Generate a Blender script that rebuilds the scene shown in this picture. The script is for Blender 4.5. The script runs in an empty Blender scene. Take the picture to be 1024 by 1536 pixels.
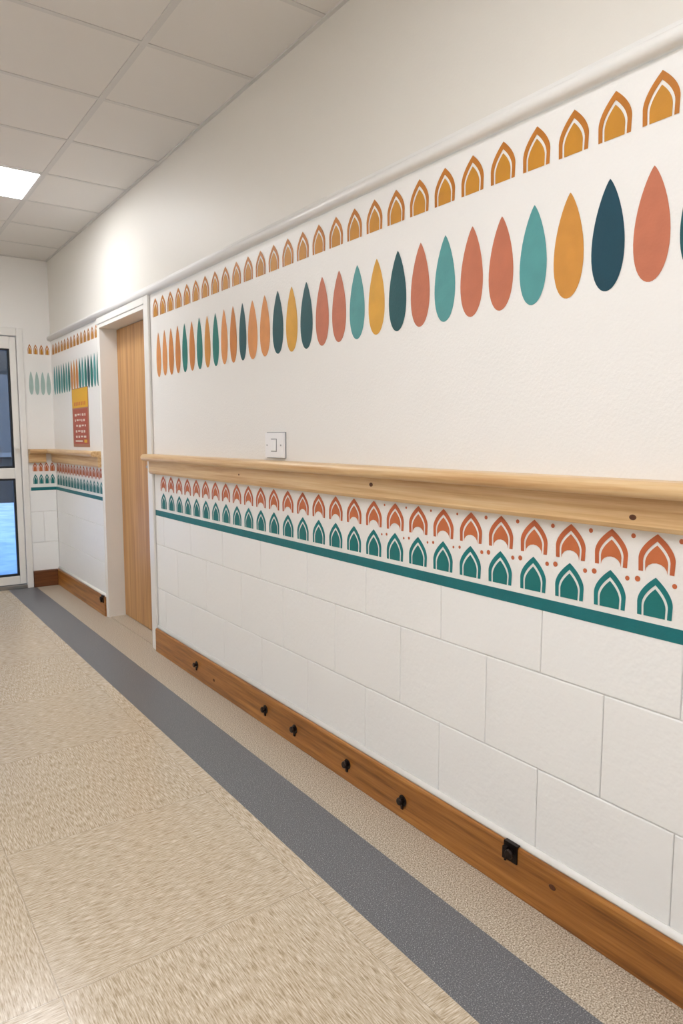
import bpy, bmesh, math, random
from mathutils import Vector
random.seed(4)
S = bpy.context.scene
W = 1.35      # right wall plane
H = 1.163     # eye height
YE = 5.80     # end wall plane
YB = -3.6     # rear wall
XL = -1.25    # left wall
ZC = 2.506    # ceiling
D0, D1 = 3.70, 4.54   # door opening
DZ = 1.87
AR = .058     # architrave width (near side)

# ---------------------------------------------------------------- helpers
def lin(c):
    return tuple(((v/255)/12.92 if v/255 <= .04045 else (((v/255)+.055)/1.055)**2.4) for v in c) + (1,)

class NT:
    def __init__(s, name):
        s.m = bpy.data.materials.new(name); s.m.use_nodes = True
        s.n = s.m.node_tree.nodes; s.l = s.m.node_tree.links
        s.b = s.n['Principled BSDF']
    def new(s, t, **k):
        n = s.n.new(t)
        for a, v in k.items(): setattr(n, a, v)
        return n
    def pos(s, scale=(1, 1, 1)):
        g = s.new('ShaderNodeNewGeometry'); mp = s.new('ShaderNodeMapping')
        mp.inputs['Scale'].default_value = scale
        s.l.new(g.outputs['Position'], mp.inputs['Vector']); return mp.outputs[0]
    def noise(s, vec, scale, detail=3, rough=.5):
        n = s.new('ShaderNodeTexNoise'); n.inputs['Scale'].default_value = scale
        n.inputs['Detail'].default_value = detail; n.inputs['Roughness'].default_value = rough
        s.l.new(vec, n.inputs['Vector']); return n.outputs['Fac']
    def ramp(s, fac, stops):
        r = s.new('ShaderNodeValToRGB'); e = r.color_ramp.elements
        while len(e) < len(stops): e.new(.5)
        for i, (p, c) in enumerate(stops): e[i].position = p; e[i].color = c
        s.l.new(fac, r.inputs[0]); return r.outputs[0]
    def math(s, op, a, b=None):
        m = s.new('ShaderNodeMath', operation=op)
        for i, v in enumerate((a, b)):
            if v is None: continue
            if isinstance(v, (int, float)): m.inputs[i].default_value = v
            else: s.l.new(v, m.inputs[i])
        return m.outputs[0]
    def mix(s, f, a, b):
        m = s.new('ShaderNodeMix', data_type='RGBA')
        for i, v in ((0, f), (6, a), (7, b)):
            if isinstance(v, (int, float, tuple)): m.inputs[i].default_value = v
            else: s.l.new(v, m.inputs[i])
        return m.outputs[2]
    def bump(s, h, strength, dist=.002):
        b = s.new('ShaderNodeBump'); b.inputs['Strength'].default_value = strength
        b.inputs['Distance'].default_value = dist
        s.l.new(h, b.inputs['Height']); s.l.new(b.outputs[0], s.b.inputs['Normal'])
    def col(s, c):
        if isinstance(c, tuple): s.b.inputs['Base Color'].default_value = c
        else: s.l.new(c, s.b.inputs['Base Color'])

def paint(name, rgb, rough=.5, var=.05, nscale=9, bstr=.15, bscale=260, bdist=.001, metal=0):
    t = NT(name); a = lin(rgb)
    lo = tuple(v*(1-var) for v in a[:3])+(1,); hi = tuple(min(1, v*(1+var)) for v in a[:3])+(1,)
    p = t.pos()
    if var > .005: t.col(t.ramp(t.noise(p, nscale, 1), [(.3, lo), (.7, hi)]))
    else: t.col(a)
    t.b.inputs['Roughness'].default_value = rough; t.b.inputs['Metallic'].default_value = metal
    if bstr: t.bump(t.noise(p, bscale, 1), bstr, bdist)
    return t.m

def wood(name, dark, mid, light, grain, rough=.4):
    t = NT(name)
    p = t.pos(grain)
    a = t.noise(p, 1.0, 4, .65)
    c = t.ramp(a, [(.3, lin(dark)), (.5, lin(mid)), (.72, lin(light))])
    b = t.noise(t.pos(tuple(g*.22 for g in grain)), 1.0, 3, .5)
    r2 = t.ramp(b, [(.35, (.80, .76, .72, 1)), (.6, (1, 1, 1, 1))])
    m = t.new('ShaderNodeMix', data_type='RGBA', blend_type='MULTIPLY'); m.inputs[0].default_value = .8
    t.l.new(c, m.inputs[6]); t.l.new(r2, m.inputs[7]); t.col(m.outputs[2])
    t.b.inputs['Roughness'].default_value = rough
    t.bump(a, .12, .001)
    return t.m

class MB:
    """mesh builder"""
    def __init__(s): s.v = []; s.f = []; s.mi = []; s.sm = []
    def face(s, pts, m=0, smooth=False):
        b = len(s.v); s.v += [tuple(p) for p in pts]; s.f.append(tuple(range(b, b+len(pts)))); s.mi.append(m); s.sm.append(smooth)
    def box(s, x0, x1, y0, y1, z0, z1, m=0):
        b = len(s.v)
        s.v += [(x, y, z) for z in (z0, z1) for y in (y0, y1) for x in (x0, x1)]
        for q in ((0, 2, 3, 1), (4, 5, 7, 6), (0, 1, 5, 4), (2, 6, 7, 3), (0, 4, 6, 2), (1, 3, 7, 5)):
            s.f.append(tuple(b+i for i in q)); s.mi.append(m); s.sm.append(False)
    def extr(s, prof, a0, a1, fn, m=0, smooth=False):
        b = len(s.v); n = len(prof)
        for a in (a0, a1): s.v += [fn(p, q, a) for p, q in prof]
        for i in range(n):
            j = (i+1) % n
            s.f.append((b+i, b+j, b+n+j, b+n+i)); s.mi.append(m); s.sm.append(smooth)
        s.f.append(tuple(b+i for i in range(n))); s.mi.append(m); s.sm.append(False)
        s.f.append(tuple(b+n+i for i in reversed(range(n)))); s.mi.append(m); s.sm.append(False)
    def cyl(s, c, axis, r, l, m=0, n=20, r2=None, sx=1.0):
        r2 = r if r2 is None else r2
        def fn(p, q, a):
            rr = r if a == 0 else r2
            o = {'x': (a, p*rr, q*rr), 'y': (p*rr, a, q*rr), 'z': (p*rr, q*rr, a)}[axis]
            return (c[0]+o[0], c[1]+o[1], c[2]+o[2])
        s.extr([(math.cos(2*math.pi*i/n)*sx, math.sin(2*math.pi*i/n)) for i in range(n)], 0, l, fn, m, True)
    def obj(s, name, mats, parent=None, bevel=0, seg=2):
        me = bpy.data.meshes.new(name); me.from_pydata(s.v, [], s.f)
        for m in mats: me.materials.append(m)
        for p, mi, sm in zip(me.polygons, s.mi, s.sm): p.material_index = mi; p.use_smooth = sm
        bm = bmesh.new(); bm.from_mesh(me); bmesh.ops.recalc_face_normals(bm, faces=bm.faces); bm.to_mesh(me); bm.free()
        o = bpy.data.objects.new(name, me); S.collection.objects.link(o)
        if parent: o.parent = parent
        if bevel:
            bv = o.modifiers.new('bevel', 'BEVEL'); bv.width = bevel; bv.segments = seg; bv.limit_method = 'ANGLE'; bv.harden_normals = False
        return o

# ---------------------------------------------------------------- materials
M_wall = paint('wall_white_eggshell', (243, 241, 238), .40, .004, 2.0, .6, 150, .0014)
M_upper = paint('upper_wall_shaded', (231, 227, 219), .5, .004, 2.0, .3, 120, .001)  # shading from the ceiling put into the colour, darker and creamier than M_wall
M_block = paint('painted_block', (246, 246, 245), .42, .004, 3.0, .55, 70, .002)
M_trimw = paint('white_gloss_trim', (238, 236, 232), .32, .004, 6, .1, 40, .001)
M_ceil = paint('ceiling_tile', (229, 226, 222), .9, .004, 5, .3, 300, .001)
M_bar = paint('ceiling_grid_bar', (214, 212, 209), .5, .004, 5, 0)
M_rail = wood('pine_handrail', (204, 158, 106), (228, 192, 142), (242, 214, 170), (60, 2.0, 75), .36)
M_raile = wood('pine_handrail_end', (204, 158, 106), (228, 192, 142), (242, 214, 170), (2.0, 60, 75), .36)
M_base = wood('stained_skirting', (116, 70, 24), (164, 106, 46), (192, 134, 66), (50, 2.5, 60), .33)
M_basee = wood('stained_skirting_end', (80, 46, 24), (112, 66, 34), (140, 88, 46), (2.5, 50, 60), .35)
M_door = wood('oak_door_veneer', (176, 128, 76), (198, 150, 95), (210, 165, 112), (45, 45, 1.6), .42)
M_metal = paint('dark_bronze', (42, 32, 28), .35, .1, 30, .1, 200, .0005, .7)
M_plastic = paint('switch_plastic', (246, 246, 248), .28, .004, 5, 0)
M_grey = paint('grey_shadow_gap', (160, 162, 168), .6, .004, 5, 0)
M_steel = paint('brushed_steel', (170, 170, 170), .3, .03, 40, 0, metal=1)
M_knot = paint('wood_knot', (92, 52, 26), .6, .2, 120, 0)

# floor vinyl
def floor_mat():
    t = NT('streaked_vinyl_tile')
    g = t.new('ShaderNodeNewGeometry'); sp = t.new('ShaderNodeSeparateXYZ'); t.l.new(g.outputs['Position'], sp.inputs[0])
    ux = t.math('DIVIDE', t.math('SUBTRACT', sp.outputs[0], .30-6.1), .61)
    uy = t.math('DIVIDE', t.math('SUBTRACT', sp.outputs[1], 1.44-12.2), .61)
    chk = t.math('MODULO', t.math('ADD', t.math('FLOOR', ux), t.math('FLOOR', uy)), 2.0)
    A = t.noise(t.pos((30, 340, 1)), 1.0, 3, .6)
    B = t.noise(t.pos((340, 30, 1)), 1.0, 3, .6)
    n = t.mix(chk, A, B)
    c = t.ramp(n, [(.34, lin((166, 146, 118))), (.45, lin((196, 178, 152))), (.55, lin((210, 195, 172))), (.66, lin((230, 219, 202)))])
    big = t.ramp(t.noise(t.pos(), 1.7, 1), [(.3, (.96, .955, .95, 1)), (.7, (1, 1, 1, 1))])
    m = t.new('ShaderNodeMix', data_type='RGBA', blend_type='MULTIPLY'); m.inputs[0].default_value = 1
    t.l.new(c, m.inputs[6]); t.l.new(big, m.inputs[7])
    ex = t.math('LESS_THAN', t.math('FRACT', ux), .004); ey = t.math('LESS_THAN', t.math('FRACT', uy), .004)
    e = t.math('MULTIPLY', t.math('MAXIMUM', ex, ey), .35)
    t.col(t.mix(e, m.outputs[2], lin((120, 104, 84))))
    t.b.inputs['Roughness'].default_value = .22
    return t.m
M_floor = floor_mat()
def speckle(name, stops, scale, rough, b=.1):
    t = NT(name); n = t.noise(t.pos(), scale, 2, .7)
    t.col(t.ramp(n, stops)); t.b.inputs['Roughness'].default_value = rough; t.bump(n, b, .001); return t.m
M_stripe = speckle('grey_safety_vinyl', [(.36, lin((88, 89, 93))), (.52, lin((106, 107, 111))), (.60, lin((122, 123, 126))), (.67, lin((190, 190, 190)))], 330, .36, .05)
M_edge = speckle('speckled_edge_vinyl', [(.36, lin((126, 110, 90))), (.47, lin((180, 165, 144))), (.58, lin((208, 196, 178))), (.68, lin((240, 233, 220)))], 260, .45, .05)

# ---------------------------------------------------------------- room shell
def blocks(b, s0, s1, rows, fn_box):
    for (z0, z1, off) in rows:
        st = .351
        k = math.floor((s0-off)/st)
        a = off+k*st
        while a < s1:
            p, q = max(a, s0), min(a+st, s1)
            if q-p > .02: fn_box(b, p+.001, q-.001, z0+.0012, z1-.0012)
            a += st
zA, zB, zC_ = H-.295*W, H-.4225*W, H-.6025*W
OFA, OFB = .7935*W, .7935*W-.1755
rows = [(zB, zA, OFA), (zC_, zB, OFB), (H-.7825*W, zC_, OFA), (0.002, H-.7825*W, OFB)]

b = MB()
G = .0050
b.box(W+G, W+.3, YB-.2, D0, 0, ZC)
b.box(W+G, W+.3, D1, YE+.25, 0, ZC)
b.box(W+G, W+.3, D0, D1, DZ, ZC)
zt = H+.565*W
b.box(W, W+G, YB, D0, zA, zt); b.box(W, W+G, D1, YE, zA, zt)
b.box(W, W+G, YB, YE, zt, ZC, 1)
b.box(W, W+G, D0, D1, DZ, zt)
wall_r = b.obj('wall_right', [M_wall, M_upper])
b = MB()
fr = lambda B, p, q, z0, z1: B.box(W, W+G+.003, p, q, z0, z1)
blocks(b, YB, D0-AR-.002, rows, fr); blocks(b, D1+.016, YE, rows, fr)
b.box(W, W+G+.001, D0-AR-.001, D0, 0, zA); b.box(W, W+G+.001, D1, D1+.015, 0, zA)
b.obj('painted_blockwork', [M_block], wall_r, .0038, 3)

DX1 = 1.15
DX0 = 0.16
DT = 1.985
b = MB()
b.box(DX1, W+.001, YE+G, YE+.25, 0, ZC); b.box(XL-.2, DX0, YE+G, YE+.25, 0, ZC); b.box(DX0, DX1, YE+G, YE+.25, DT, ZC)
b.box(DX1, W, YE, YE+G, zA, ZC); b.box(XL, DX0, YE, YE+G, zA, ZC); b.box(DX0, DX1, YE, YE+G, DT, ZC)
wall_e = b.obj('wall_end', [M_wall])
b = MB()
fe = lambda B, p, q, z0, z1: B.box(p, q, YE, YE+G+.003, z0, z1)
blocks(b, DX1, W, rows, fe); blocks(b, XL, DX0, rows, fe)
b.obj('painted_blockwork_end', [M_block], wall_e, .0038, 3)

b = MB(); b.box(XL-.2, XL, YB-.2, YE+.25, 0, ZC); b.obj('wall_left', [M_wall])
b = MB(); b.box(XL, W, YB-.2, YB, 0, ZC); b.obj('wall_rear', [M_wall])

b = MB()
b.box(XL-.2, .966, YB-.2, YE+.25, -.1, 0, 0)
b.box(.966, 1.168, YB-.2, YE+.25, -.1, 0, 1)
b.box(1.168, W+.3, YB-.2, YE+.25, -.1, 0, 2)
b.obj('floor', [M_floor, M_stripe, M_edge])

T = .485
xs = [.92-T*k for k in range(0, 5)]
ys = [2.47+T*k for k in range(-12, 7)]
b = MB()
b.box(XL-.2, W+.3, YB-.2, YE+.25, ZC, ZC+.1, 0)
for x in xs: b.box(x-.012, x+.012, YB, YE, ZC-.003, ZC+.001, 1)
for y in ys: b.box(XL, W, y-.010, y+.010, ZC-.0025, ZC+.001, 1)
b.box(W-.014, W, YB, YE, ZC-.006, ZC+.001, 1); b.box(XL, W, YE-.014, YE, ZC-.006, ZC+.001, 1)
b.obj('ceiling', [M_ceil, M_bar])

# ceiling lights: far right-hand panel is real, the unseen others are added for brightness
tl = NT('led_diffuser'); tl.b.inputs['Emission Color'].default_value = (.965, .978, 1.0, 1)
tl.b.inputs['Emission Strength'].default_value = 25.0; tl.b.inputs['Base Color'].default_value = (.9, .9, .9, 1)
for yk, x0s in ((-10, (.435, -1.02)), (-4, (-.05, -1.02)), (3, (.435, -1.02))):
    for x0 in x0s:
        y0 = 2.47+T*yk
        b = MB()
        a, c, d, e = x0+.010, x0+T-.010, y0+.010, y0+T-.010
        z = ZC-.003
        b.box(a, c, d, e, z-.001, z+.002, 1)
        f = .010
        b.box(a+f, c-f, d+f, e-f, z-.003, z-.0012, 0)
        b.obj('ceiling_light_panel', [tl.m, M_bar])

# ---------------------------------------------------------------- timber door
b = MB()
xl = W+.10
b.box(xl, xl+.044, D0+.028, D1-.028, .008, DZ-.028, 0)
door = bpy.data.objects.new('door_1', None); S.collection.objects.link(door)
b.obj('leaf', [M_door], door, .002)
b = MB()
b.box(W-.008, W+.2, D1-.025, D1, 0, DZ)
b.box(W-.008, W+.2, D0, D0+.025, 0, DZ)
b.box(W-.008, W+.2, D0+.025, D1-.025, DZ-.025, DZ)
b.box(xl+.046, xl+.06, D0+.025, D0+.04, 0, DZ-.025); b.box(xl+.046, xl+.06, D1-.04, D1-.025, 0, DZ-.025)
b.obj('frame_lining', [M_trimw], door, .002)
b = MB()
b.box(W-.014, W, D0-AR, D0+.004, 0, zt-.001)
b.box(W-.014, W, D0+.004, D1+.014, DZ-.002, zt-.001)
b.box(W-.012, W, D1-.004, D1+.014, 0, DZ-.002)
b.obj('architrave', [M_trimw], door, .004)
b = MB()
b.cyl((xl, D0+.09, 1.0), 'x', .026, -.008); b.cyl((xl-.008, D0+.09, 1.0), 'x', .009, -.035); b.cyl((xl-.043, D0+.085, 1.0), 'y', .009, .12)
b.obj('lever_handle', [M_steel], door)
b = MB(); b.box(W+.005, W+.19, D0+.025, D1-.025, .0005, .004); b.obj('threshold', [M_edge], door)

# ---------------------------------------------------------------- glazed door in end wall
gd = bpy.data.objects.new('door_2', None); S.collection.objects.link(gd)
yf = YE-.012
b = MB()
fw = .045
b.box(DX1-fw, DX1, yf, YE+.09, 0, DT); b.box(DX0, DX0+fw, yf, YE+.09, 0, DT); b.box(DX0+fw, DX1-fw, yf, YE+.09, DT-.06, DT)
b.box(DX0+fw, DX1-fw, YE-.002, YE+.09, 0.0, .03, 1)
b.obj('frame', [M_trimw, M_steel], gd, .004)
b = MB()
sx0, sx1 = DX0+fw+.003, DX1-fw-.003
yd0, yd1 = YE+.01, YE+.055
stl = .045
b.box(sx1-stl, sx1, yd0, yd1, .034, DT-.064); b.box(sx0, sx0+stl, yd0, yd1, .034, DT-.064)
b.box(sx0+stl, sx1-stl, yd0, yd1, .034, .10); b.box(sx0+stl, sx1-stl, yd0, yd1, 1.83, DT-.064)
b.box(sx0+stl, sx1-stl, yd0, yd1, .855, .936)
b.obj('sash', [M_trimw], gd, .004)
b = MB()
for z0, z1 in ((.10, .855), (.936, 1.83)):
    a, c = sx0+stl, sx1-stl
    g = .014
    for q in ((a, a+g, z0, z1), (c-g, c, z0, z1), (a+g, c-g, z0, z0+g), (a+g, c-g, z1-g, z1)):
        b.box(q[0], q[1], yd0+.006, yd1-.006, q[2], q[3])
b.obj('glazing_gasket', [paint('gasket_black', (26, 28, 34), .5, .05, 20, 0)], gd)
tg = NT('clear_glass'); n = tg.n; n.remove(tg.b)
tr = tg.new('ShaderNodeBsdfTransparent'); tr.inputs[0].default_value = (.84, .91, .96, 1)
gl = tg.new('ShaderNodeBsdfGlossy'); gl.inputs['Roughness'].default_value = .02
fz = tg.new('ShaderNodeFresnel'); fz.inputs[0].default_value = 1.45
mx = tg.new('ShaderNodeMixShader'); tg.l.new(fz.outputs[0], mx.inputs[0]); tg.l.new(tr.outputs[0], mx.inputs[1]); tg.l.new(gl.outputs[0], mx.inputs[2])
tg.l.new(mx.outputs[0], n['Material Output'].inputs[0])
b = MB()
for z0, z1 in ((.10, .855), (.936, 1.83)):
    b.box(sx0+stl+.002, sx1-stl-.002, YE+.030, YE+.034, z0+.001, z1-.001)
b.obj('glass_panes', [tg.m], gd)
b = MB()
b.box(sx1-.036, sx1-.012, yd0-.006, yd0, .97, 1.13); b.cyl((sx1-.024, yd0-.006, 1.09), 'y', .008, -.035)
b.box(sx1-.050, sx1-.015, yd0-.048, yd0-.036, 1.08, 1.10)
b.obj('door_handle', [M_trimw], gd, .003)

# exterior
b = MB(); b.box(-8, 10, YE+.25, 22, -.12, -.02)
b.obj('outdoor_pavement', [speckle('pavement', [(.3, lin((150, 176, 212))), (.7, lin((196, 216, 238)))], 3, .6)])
b = MB()
b.box(-8, 10, 14, 14.4, -.02, 6, 0)
for i in range(8):
    x = -7+i*2.1
    b.box(x, x+1.3, 13.94, 14.0, .9, 2.3, 1); b.box(x-.06, x+1.36, 13.9, 13.98, .82, .9, 2)
b.obj('outdoor_building', [paint('dark_brick', (14, 18, 25), .9, .25, 5, 0), paint('dark_window', (18, 30, 46), .6, .1, 2, 0), paint('stone_sill', (60, 66, 76), .8, .1, 5, 0)])

# ---------------------------------------------------------------- baseboards
BH = .128
def base_prof(): return [(0, 0), (.020, 0), (.020, BH-.008), (.017, BH-.002), (.012, BH), (0, BH)]
def bead_prof(z0, r, h):
    return [(0, z0)]+[(r*math.cos(a), z0+h*math.sin(a)) for a in [math.pi/2*i/6 for i in range(7)]]
b = MB(); fR = lambda p, q, a: (W-p, a, q+.001)
b.extr(base_prof(), YB, D0-AR-.001, fR); b.extr(base_prof(), D1+.016, YE-.0005, fR)
br = b.obj('baseboard_right', [M_base])
b = MB(); b.extr(bead_prof(BH+.001, .012, .016), YB, D0-AR-.001, fR, 0, True); b.extr(bead_prof(BH+.001, .012, .016), D1+.016, YE-.001, fR, 0, True)
b.obj('white_bead', [M_trimw], br)
b = MB(); fE = lambda p, q, a: (a, YE-p, q+.001)
b.extr(base_prof(), DX1+.002, W-.021, fE)
b.extr(base_prof(), XL+.022, DX0-.002, fE)
b.obj('baseboard_end', [M_basee])
b = MB(); b.extr(base_prof(), YB, YE, lambda p, q, a: (XL+p, a, q+.001)); b.obj('baseboard_left', [M_base])
b = MB()
for y, z in ((.60, .06), (2.9, .05), (1.0, .085)):
    b.cyl((W-.0205, y, z), 'x', .007, -.0004, 0, 14, .006, 1.5)
b.obj('knots', [M_knot], br)

def catch(y, z, big=False):
    b = MB(); x = W-.020
    if not big:
        b.cyl((x, y, z), 'x', .018, -.003, 0, 24, .017)
        b.cyl((x-.003, y, z+.001), 'x', .008, -.010, 0, 16)
        b.cyl((x-.013, y, z+.001), 'x', .013, -.006, 0, 20, .010)
        b.box(x-.006, x, y-.005, y+.005, z-.027, z-.010)
    else:
        b.box(x-.004, x, y-.022, y+.022, BH-.042, BH+.006)
        b.box(x-.004, W-.001, y-.022, y+.022, BH+.0025, BH+.0065)
        b.cyl((x-.004, y-.008, BH-.014), 'x', .007, -.012, 0, 16)
        b.cyl((x-.016, y-.008, BH-.014), 'x', .013, -.006, 0, 16, .010)
        b.box(x-.014, x-.004, y+.004, y+.018, BH-.036, BH-.004)
        b.cyl((x-.009, y+.011, BH-.042), 'z', .004, .006, 0, 12)
    return b.obj('skirting_catch', [M_metal], None, .0015)
WB = W-.02
for r, z in ((2.325, .072), (1.814, .070), (1.6435, .066), (1.387, .062), (1.169, .060)):
    catch(r*WB, z)
catch(.849*WB, .1, True)
catch(4.60, .08, True)

# ---------------------------------------------------------------- picture bead trim
def bead(zc, r, hh):
    pr = [(0, zc-hh)]
    pr += [(r*(math.sin(math.pi*i/12))**.7, zc-hh*math.cos(math.pi*i/12)) for i in range(1, 12)]
    pr += [(0, zc+hh)]; return pr
zc = H+.563*W
b = MB()
pr = bead(zc, .026, .0185)
b.extr(pr, YB, YE-.001, lambda p, q, a: (W-p, a, q), 0, True)
b.extr([(0, zc+.0185), (.010, zc+.0185), (.006, zc+.03), (0, zc+.032)], YB, YE-.001, lambda p, q, a: (W-p, a, q), 0, False)
b.obj('trim_1', [M_trimw])

# ---------------------------------------------------------------- handrail
zR = H-.063*W
def rail_parts(a0, a1, fn, m):
    B = MB()
    cap = [(0, zR), (.054, zR)]
    for i in range(9):
        t = math.pi/2-math.pi*i/8
        cap.append((.054+.0175*math.cos(t), zR-.0175+.0175*math.sin(t)))
    cap += [(.030, zR-.035), (0, zR-.035)]
    B.extr(cap, a0, a1, fn, 0, True)
    bd = [(0, zR-.035), (.028, zR-.035), (.029, zR-.094), (.023, zR-.104), (0, zR-.104)]
    B.extr(bd, a0, a1, fn, 0, False)
    return B
rail = bpy.data.objects.new('handrail', None); S.collection.objects.link(rail)
def flatfix(o):
    md = o.modifiers.new('wn', 'EDGE_SPLIT'); md.split_angle = math.radians(35)
flatfix(rail_parts(YB+.3, D0-AR+.01, lambda p, q, a: (W-p, a, q), 0).obj('rail_main', [M_rail], rail))
b = MB()
for y, z, r in ((1.71, H-.143, .0065), (.826, H-.163, .006), (2.6, H-.15, .004), (.3, H-.14, .006)):
    b.cyl((W-.0288, y, z), 'x', r, -.0006, 0, 14, r*.85, 1.4)
b.obj('knots', [M_knot], rail)
rail2 = bpy.data.objects.new('handrail.001', None); S.collection.objects.link(rail2)
flatfix(rail_parts(D1+.03, YE-.0005, lambda p, q, a: (W-p, a, q), 0).obj('rail_side', [M_rail], rail2))
flatfix(rail_parts(DX1+.004, W-.073, lambda p, q, a: (a, YE-p, q), 0).obj('rail_return', [M_raile], rail2))

# ---------------------------------------------------------------- light switch
b = MB()
yc = 2.335
b.box(W-.004, W-.0002, yc-.0705, yc+.0705, H-.052-.0245, H-.052+.0745, 1)  # slightly larger grey backing, colours in the shadow outline round the plate
b.box(W-.013, W-.004, yc-.068, yc+.068, H-.052-.022, H-.052+.072, 0)
b.box(W-.017, W-.013, yc-.018, yc+.018, H-.052+.004, H-.052+.046, 0)
b.box(W-.0136, W-.013, yc-.022, yc+.022, H-.052+.000, H-.052+.050, 1)
b.cyl((W-.013, yc-.052, H-.027), 'x', .0035, -.0015, 1, 12); b.cyl((W-.013, yc+.052, H-.027), 'x', .0035, -.0015, 1, 12)
b.obj('light_switch', [M_plastic, M_grey], None, .0012)

# ---------------------------------------------------------------- poster
b = MB()
P0, P1, Q0, Q1 = 4.83, 5.23, H-.045*W, H+.255*W
fx = lambda s, z, d=.0: (W-.003-d, s, z)
def quad(s0, s1, z0, z1, m, d): b.face([fx(s0, z0, d), fx(s1, z0, d), fx(s1, z1, d), fx(s0, z1, d)], m)
b.box(W-.003, W-.0005, P0, P1, Q0, Q1, 0)
quad(P0+.004, P1-.004, Q0+.27, Q1-.004, 1, .0004)
quad(P0+.02, P1-.02, Q0+.02, Q0+.262, 2, .0004)
for i in range(7):
    s = P0+.06+i*.043; quad(s, s+.028, Q0+.285, Q0+.31, 3, .0008)
for r_ in range(5):
    z = Q0+.215-r_*.038; s = P0+.07+.02*(r_ % 2)
    while s < P1-.08:
        w = random.uniform(.015, .06)
        quad(s, min(s+w, P1-.06), z+random.uniform(-.004, .004), z+.014, 4, .0008); s += w+.022
quad(P0+.05, P0+.12, Q0+.03, Q0+.05, 1, .0008); quad(P0+.16, P0+.34, Q0+.035, Q0+.045, 4, .0008)
b.obj('notice_poster', [paint('poster_card', (176, 120, 92), .5, .03, 5, 0), paint('poster_yellow', (232, 178, 30), .5, .03, 5, 0),
      paint('poster_red', (180, 84, 58), .5, .05, 8, 0), paint('poster_orange', (214, 120, 40), .5, .03, 5, 0), paint('poster_white', (236, 222, 208), .5, .02, 5, 0)])

# ---------------------------------------------------------------- painted mural
cols = {'coral': (196, 116, 86), 'navy': (2, 64, 82), 'ochre': (208, 144, 60), 'lteal': (84, 154, 154), 'yel': (220, 164, 56), 'dteal': (4, 78, 84),
        'lor': (220, 148, 84), 'green': (20, 120, 112), 'brn': (204, 130, 62), 'A1': (190, 118, 36), 'A2': (200, 138, 38), 'C1': (194, 102, 60), 'C2': (198, 110, 64),
        'T1': (12, 120, 122), 'T2': (8, 114, 114), 'str': (6, 110, 116), 'pale': (168, 190, 184)}
names = list(cols); mats = [paint('mural_'+k, cols[k], .5, .05, 25, .4, 150, .0012) for k in names]
ix = {k: i for i, k in enumerate(names)}
b = MB()
LIFT = .0009
RW = lambda s, z: (W-LIFT, s, z)
EW = lambda s, z: (W-(s-YE), YE-LIFT, z)
def poly(pts, m, F): b.face([F(*p) for p in pts], ix[m])
def drop(sc, z0, z1, w, m, F):
    n = 22; mm = .62
    prof = [(math.sin(t)*math.sin(t/2)**mm, (1-math.cos(t))/2) for t in [math.pi*i/n for i in range(n+1)]]
    mxw = max(p[0] for p in prof)
    L = [(sc-w/2*p/mxw, z1-(z1-z0)*q) for p, q in prof]; R = [(sc+w/2*p/mxw, z1-(z1-z0)*q) for p, q in prof[1:-1]]
    poly(L+R[::-1], m, F)
def outl(w, h, n=12, base=.34):
    o = [(w/2*.97, 0), (w/2*1.0, h*base)]
    for i in range(1, n+1):
        s = i/n; o.append((w/2*(1-s**1.85), h*(base+(1-base)*s)))
    return o
def arch(sc, z0, hgt, w, m1, m2, F, scoop=0.0):
    O = outl(w, hgt); I = outl(w*.74, hgt*.81)
    for sg in (-1, 1):
        for i in range(len(O)-1):
            q = [(sc+sg*O[i][0], z0+O[i][1]), (sc+sg*O[i+1][0], z0+O[i+1][1]), (sc+sg*I[i+1][0], z0+I[i+1][1]), (sc+sg*I[i][0], z0+I[i][1])]
            poly(q, m1, F)
    C = outl(w*.62, hgt*.71)
    L = [(sc-p, z0+q) for p, q in C]; R = [(sc+p, z0+q) for p, q in C[:-1]]
    bot = []
    if scoop:
        wb = w*.31*.97
        bot = [(sc+wb*math.cos(math.pi*(i/8)), z0+scoop*hgt*math.sin(math.pi*i/8)) for i in range(1, 8)]
    poly(L+R[::-1]+bot, m2, F)
def dot(sc, zc_, r, m, F):
    poly([(sc+r*math.cos(2*math.pi*i/14), zc_+r*math.sin(2*math.pi*i/14)) for i in range(14)], m, F)
jt = lambda a: random.uniform(-a, a)

seq = ['dteal', 'coral', 'navy', 'ochre', 'lteal', 'coral', 'coral', 'lteal', 'coral', 'dteal', 'yel', 'lteal', 'coral', 'coral', 'dteal', 'yel', 'dteal', 'lor', 'lor',
       'dteal', 'brn', 'lor', 'green', 'ochre', 'green', 'brn', 'green', 'brn', 'brn', 'lor', 'lor', 'dteal', 'dteal']
pos = []
for n in range(-1, 18): pos.append(.6145+.0735*n)
p = pos[-1]
while len(pos) < len(seq): p += .0628; pos.append(p)
for r, c in zip(pos, seq):
    s = r*W
    if s > D0-AR-.03: continue
    drop(s, H+(.232+jt(.001))*W, H+(.401+jt(.002))*W, (.059 if r < 1.9 else .047)*W, c, RW)
i = 0
s = (.6145-2*.0735)*W
cyc = ['coral', 'lteal', 'ochre', 'navy', 'coral', 'yel', 'dteal']
while s > -1.5:
    drop(s, H+.232*W, H+.401*W, .059*W, cyc[i % 7], RW); s -= .0735*W; i += 1
s = .6085*W-20*.0752*W
while s < D0-AR-.038:
    arch(s, H+.4605*W, .069*W, .058*W, 'A1', 'A2', RW); s += .0752*W
s = .582*W-20*.0778*W
k = -20
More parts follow.
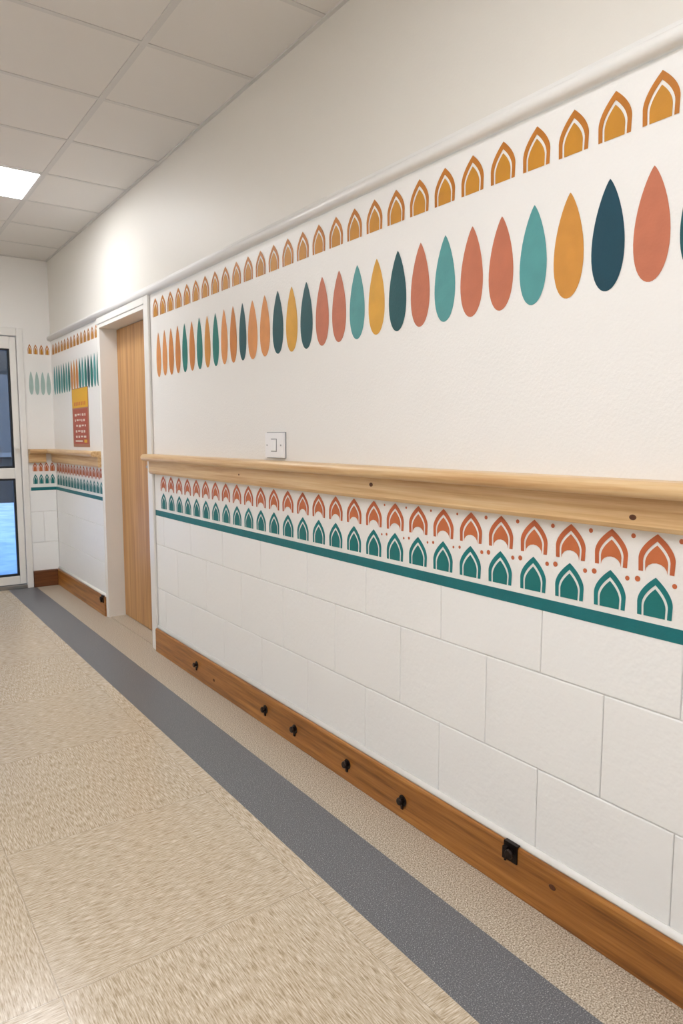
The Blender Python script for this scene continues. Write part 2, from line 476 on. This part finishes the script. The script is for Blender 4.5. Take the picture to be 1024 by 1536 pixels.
while s < D0-AR-.04:
    arch(s, H-.205*W, .060*W, .060*W, 'C1', 'C2', RW, .25)
    arch(s, H-.274*W, .062*W, .058*W, 'T1', 'T2', RW)
    if k < 9:
        d = s+.039*W
        rr = .0046*W*(1 if k < 5 else .7)
        dot(d+jt(.002), H-.152*W, rr*.85, 'C1', RW)
        dot(d-.009*W, H-.2185*W, rr, 'C1', RW); dot(d+.0085*W, H-.2205*W, rr*.85, 'C1', RW)
    s += .0778*W; k += 1
poly([(YB, H-.306*W), (D0-AR-.003, H-.306*W), (D0-AR-.003, H-.284*W), (YB, H-.284*W)], 'str', RW)
# far section
a0 = D1+.02; ew = YE+(W-DX1)-.012
s = a0+.04
while s < YE-.035:
    arch(s, H+.470*W, .06*W, .050*W, 'A1', 'A2', RW); s += .086
s = a0+.03; i = 0
fs = ['green', 'lteal', 'green', 'dteal', 'green', 'lteal', 'green', 'brn', 'ochre', 'brn', 'green', 'lteal', 'green', 'lteal', 'green', 'lteal', 'lteal', 'pale', 'pale']
while s < YE-.03:
    drop(s, H+.245*W, H+.405*W, .043*W, fs[i % len(fs)], RW); s += .070; i += 1
s = a0+.045
while s < YE-.03:
    arch(s, H-.200*W, .058*W, .054*W, 'C1', 'C2', RW, .2); arch(s, H-.268*W, .060*W, .052*W, 'T1', 'T2', RW); s += .080
s = YE+.026; i = 0
while s < ew-.018:
    arch(s, H+.472*W, .055*W, .022*W, 'A1', 'A2', EW)
    drop(s, H+.245*W, H+.375*W, .024*W, 'pale', EW)
    arch(s, H-.190*W, .050*W, .026*W, 'C1', 'C2', EW); arch(s, H-.262*W, .056*W, .026*W, 'T1', 'T2', EW)
    s += .042; i += 1
poly([(D1+.017, H-.300*W), (YE-.001, H-.300*W), (YE-.001, H-.282*W), (D1+.017, H-.282*W)], 'str', RW)
poly([(YE+.001, H-.300*W), (ew, H-.300*W), (ew, H-.282*W), (YE+.001, H-.282*W)], 'str', EW)
mural = b.obj('painted_wall_mural', mats)

# ---------------------------------------------------------------- world
w = bpy.data.worlds.new('daylight'); S.world = w; w.use_nodes = True
wn = w.node_tree.nodes; wl = w.node_tree.links
sky = wn.new('ShaderNodeTexSky'); sky.sky_type = 'NISHITA'; sky.sun_disc = False; sky.sun_elevation = math.radians(28); sky.sun_rotation = math.radians(200)
wl.new(sky.outputs[0], wn['Background'].inputs[0]); wn['Background'].inputs[1].default_value = 1.0

# ---------------------------------------------------------------- camera
cam = bpy.data.cameras.new('camera'); co = bpy.data.objects.new('camera', cam); S.collection.objects.link(co)
co.location = (0, 0, H); co.rotation_euler = (math.radians(90-6.03), 0, math.radians(-35.28))
cam.sensor_fit = 'VERTICAL'; cam.sensor_height = 24; cam.sensor_width = 16; cam.lens = 24*1050/1536; cam.clip_start = .02
S.camera = co
S.view_settings.view_transform = 'Standard'
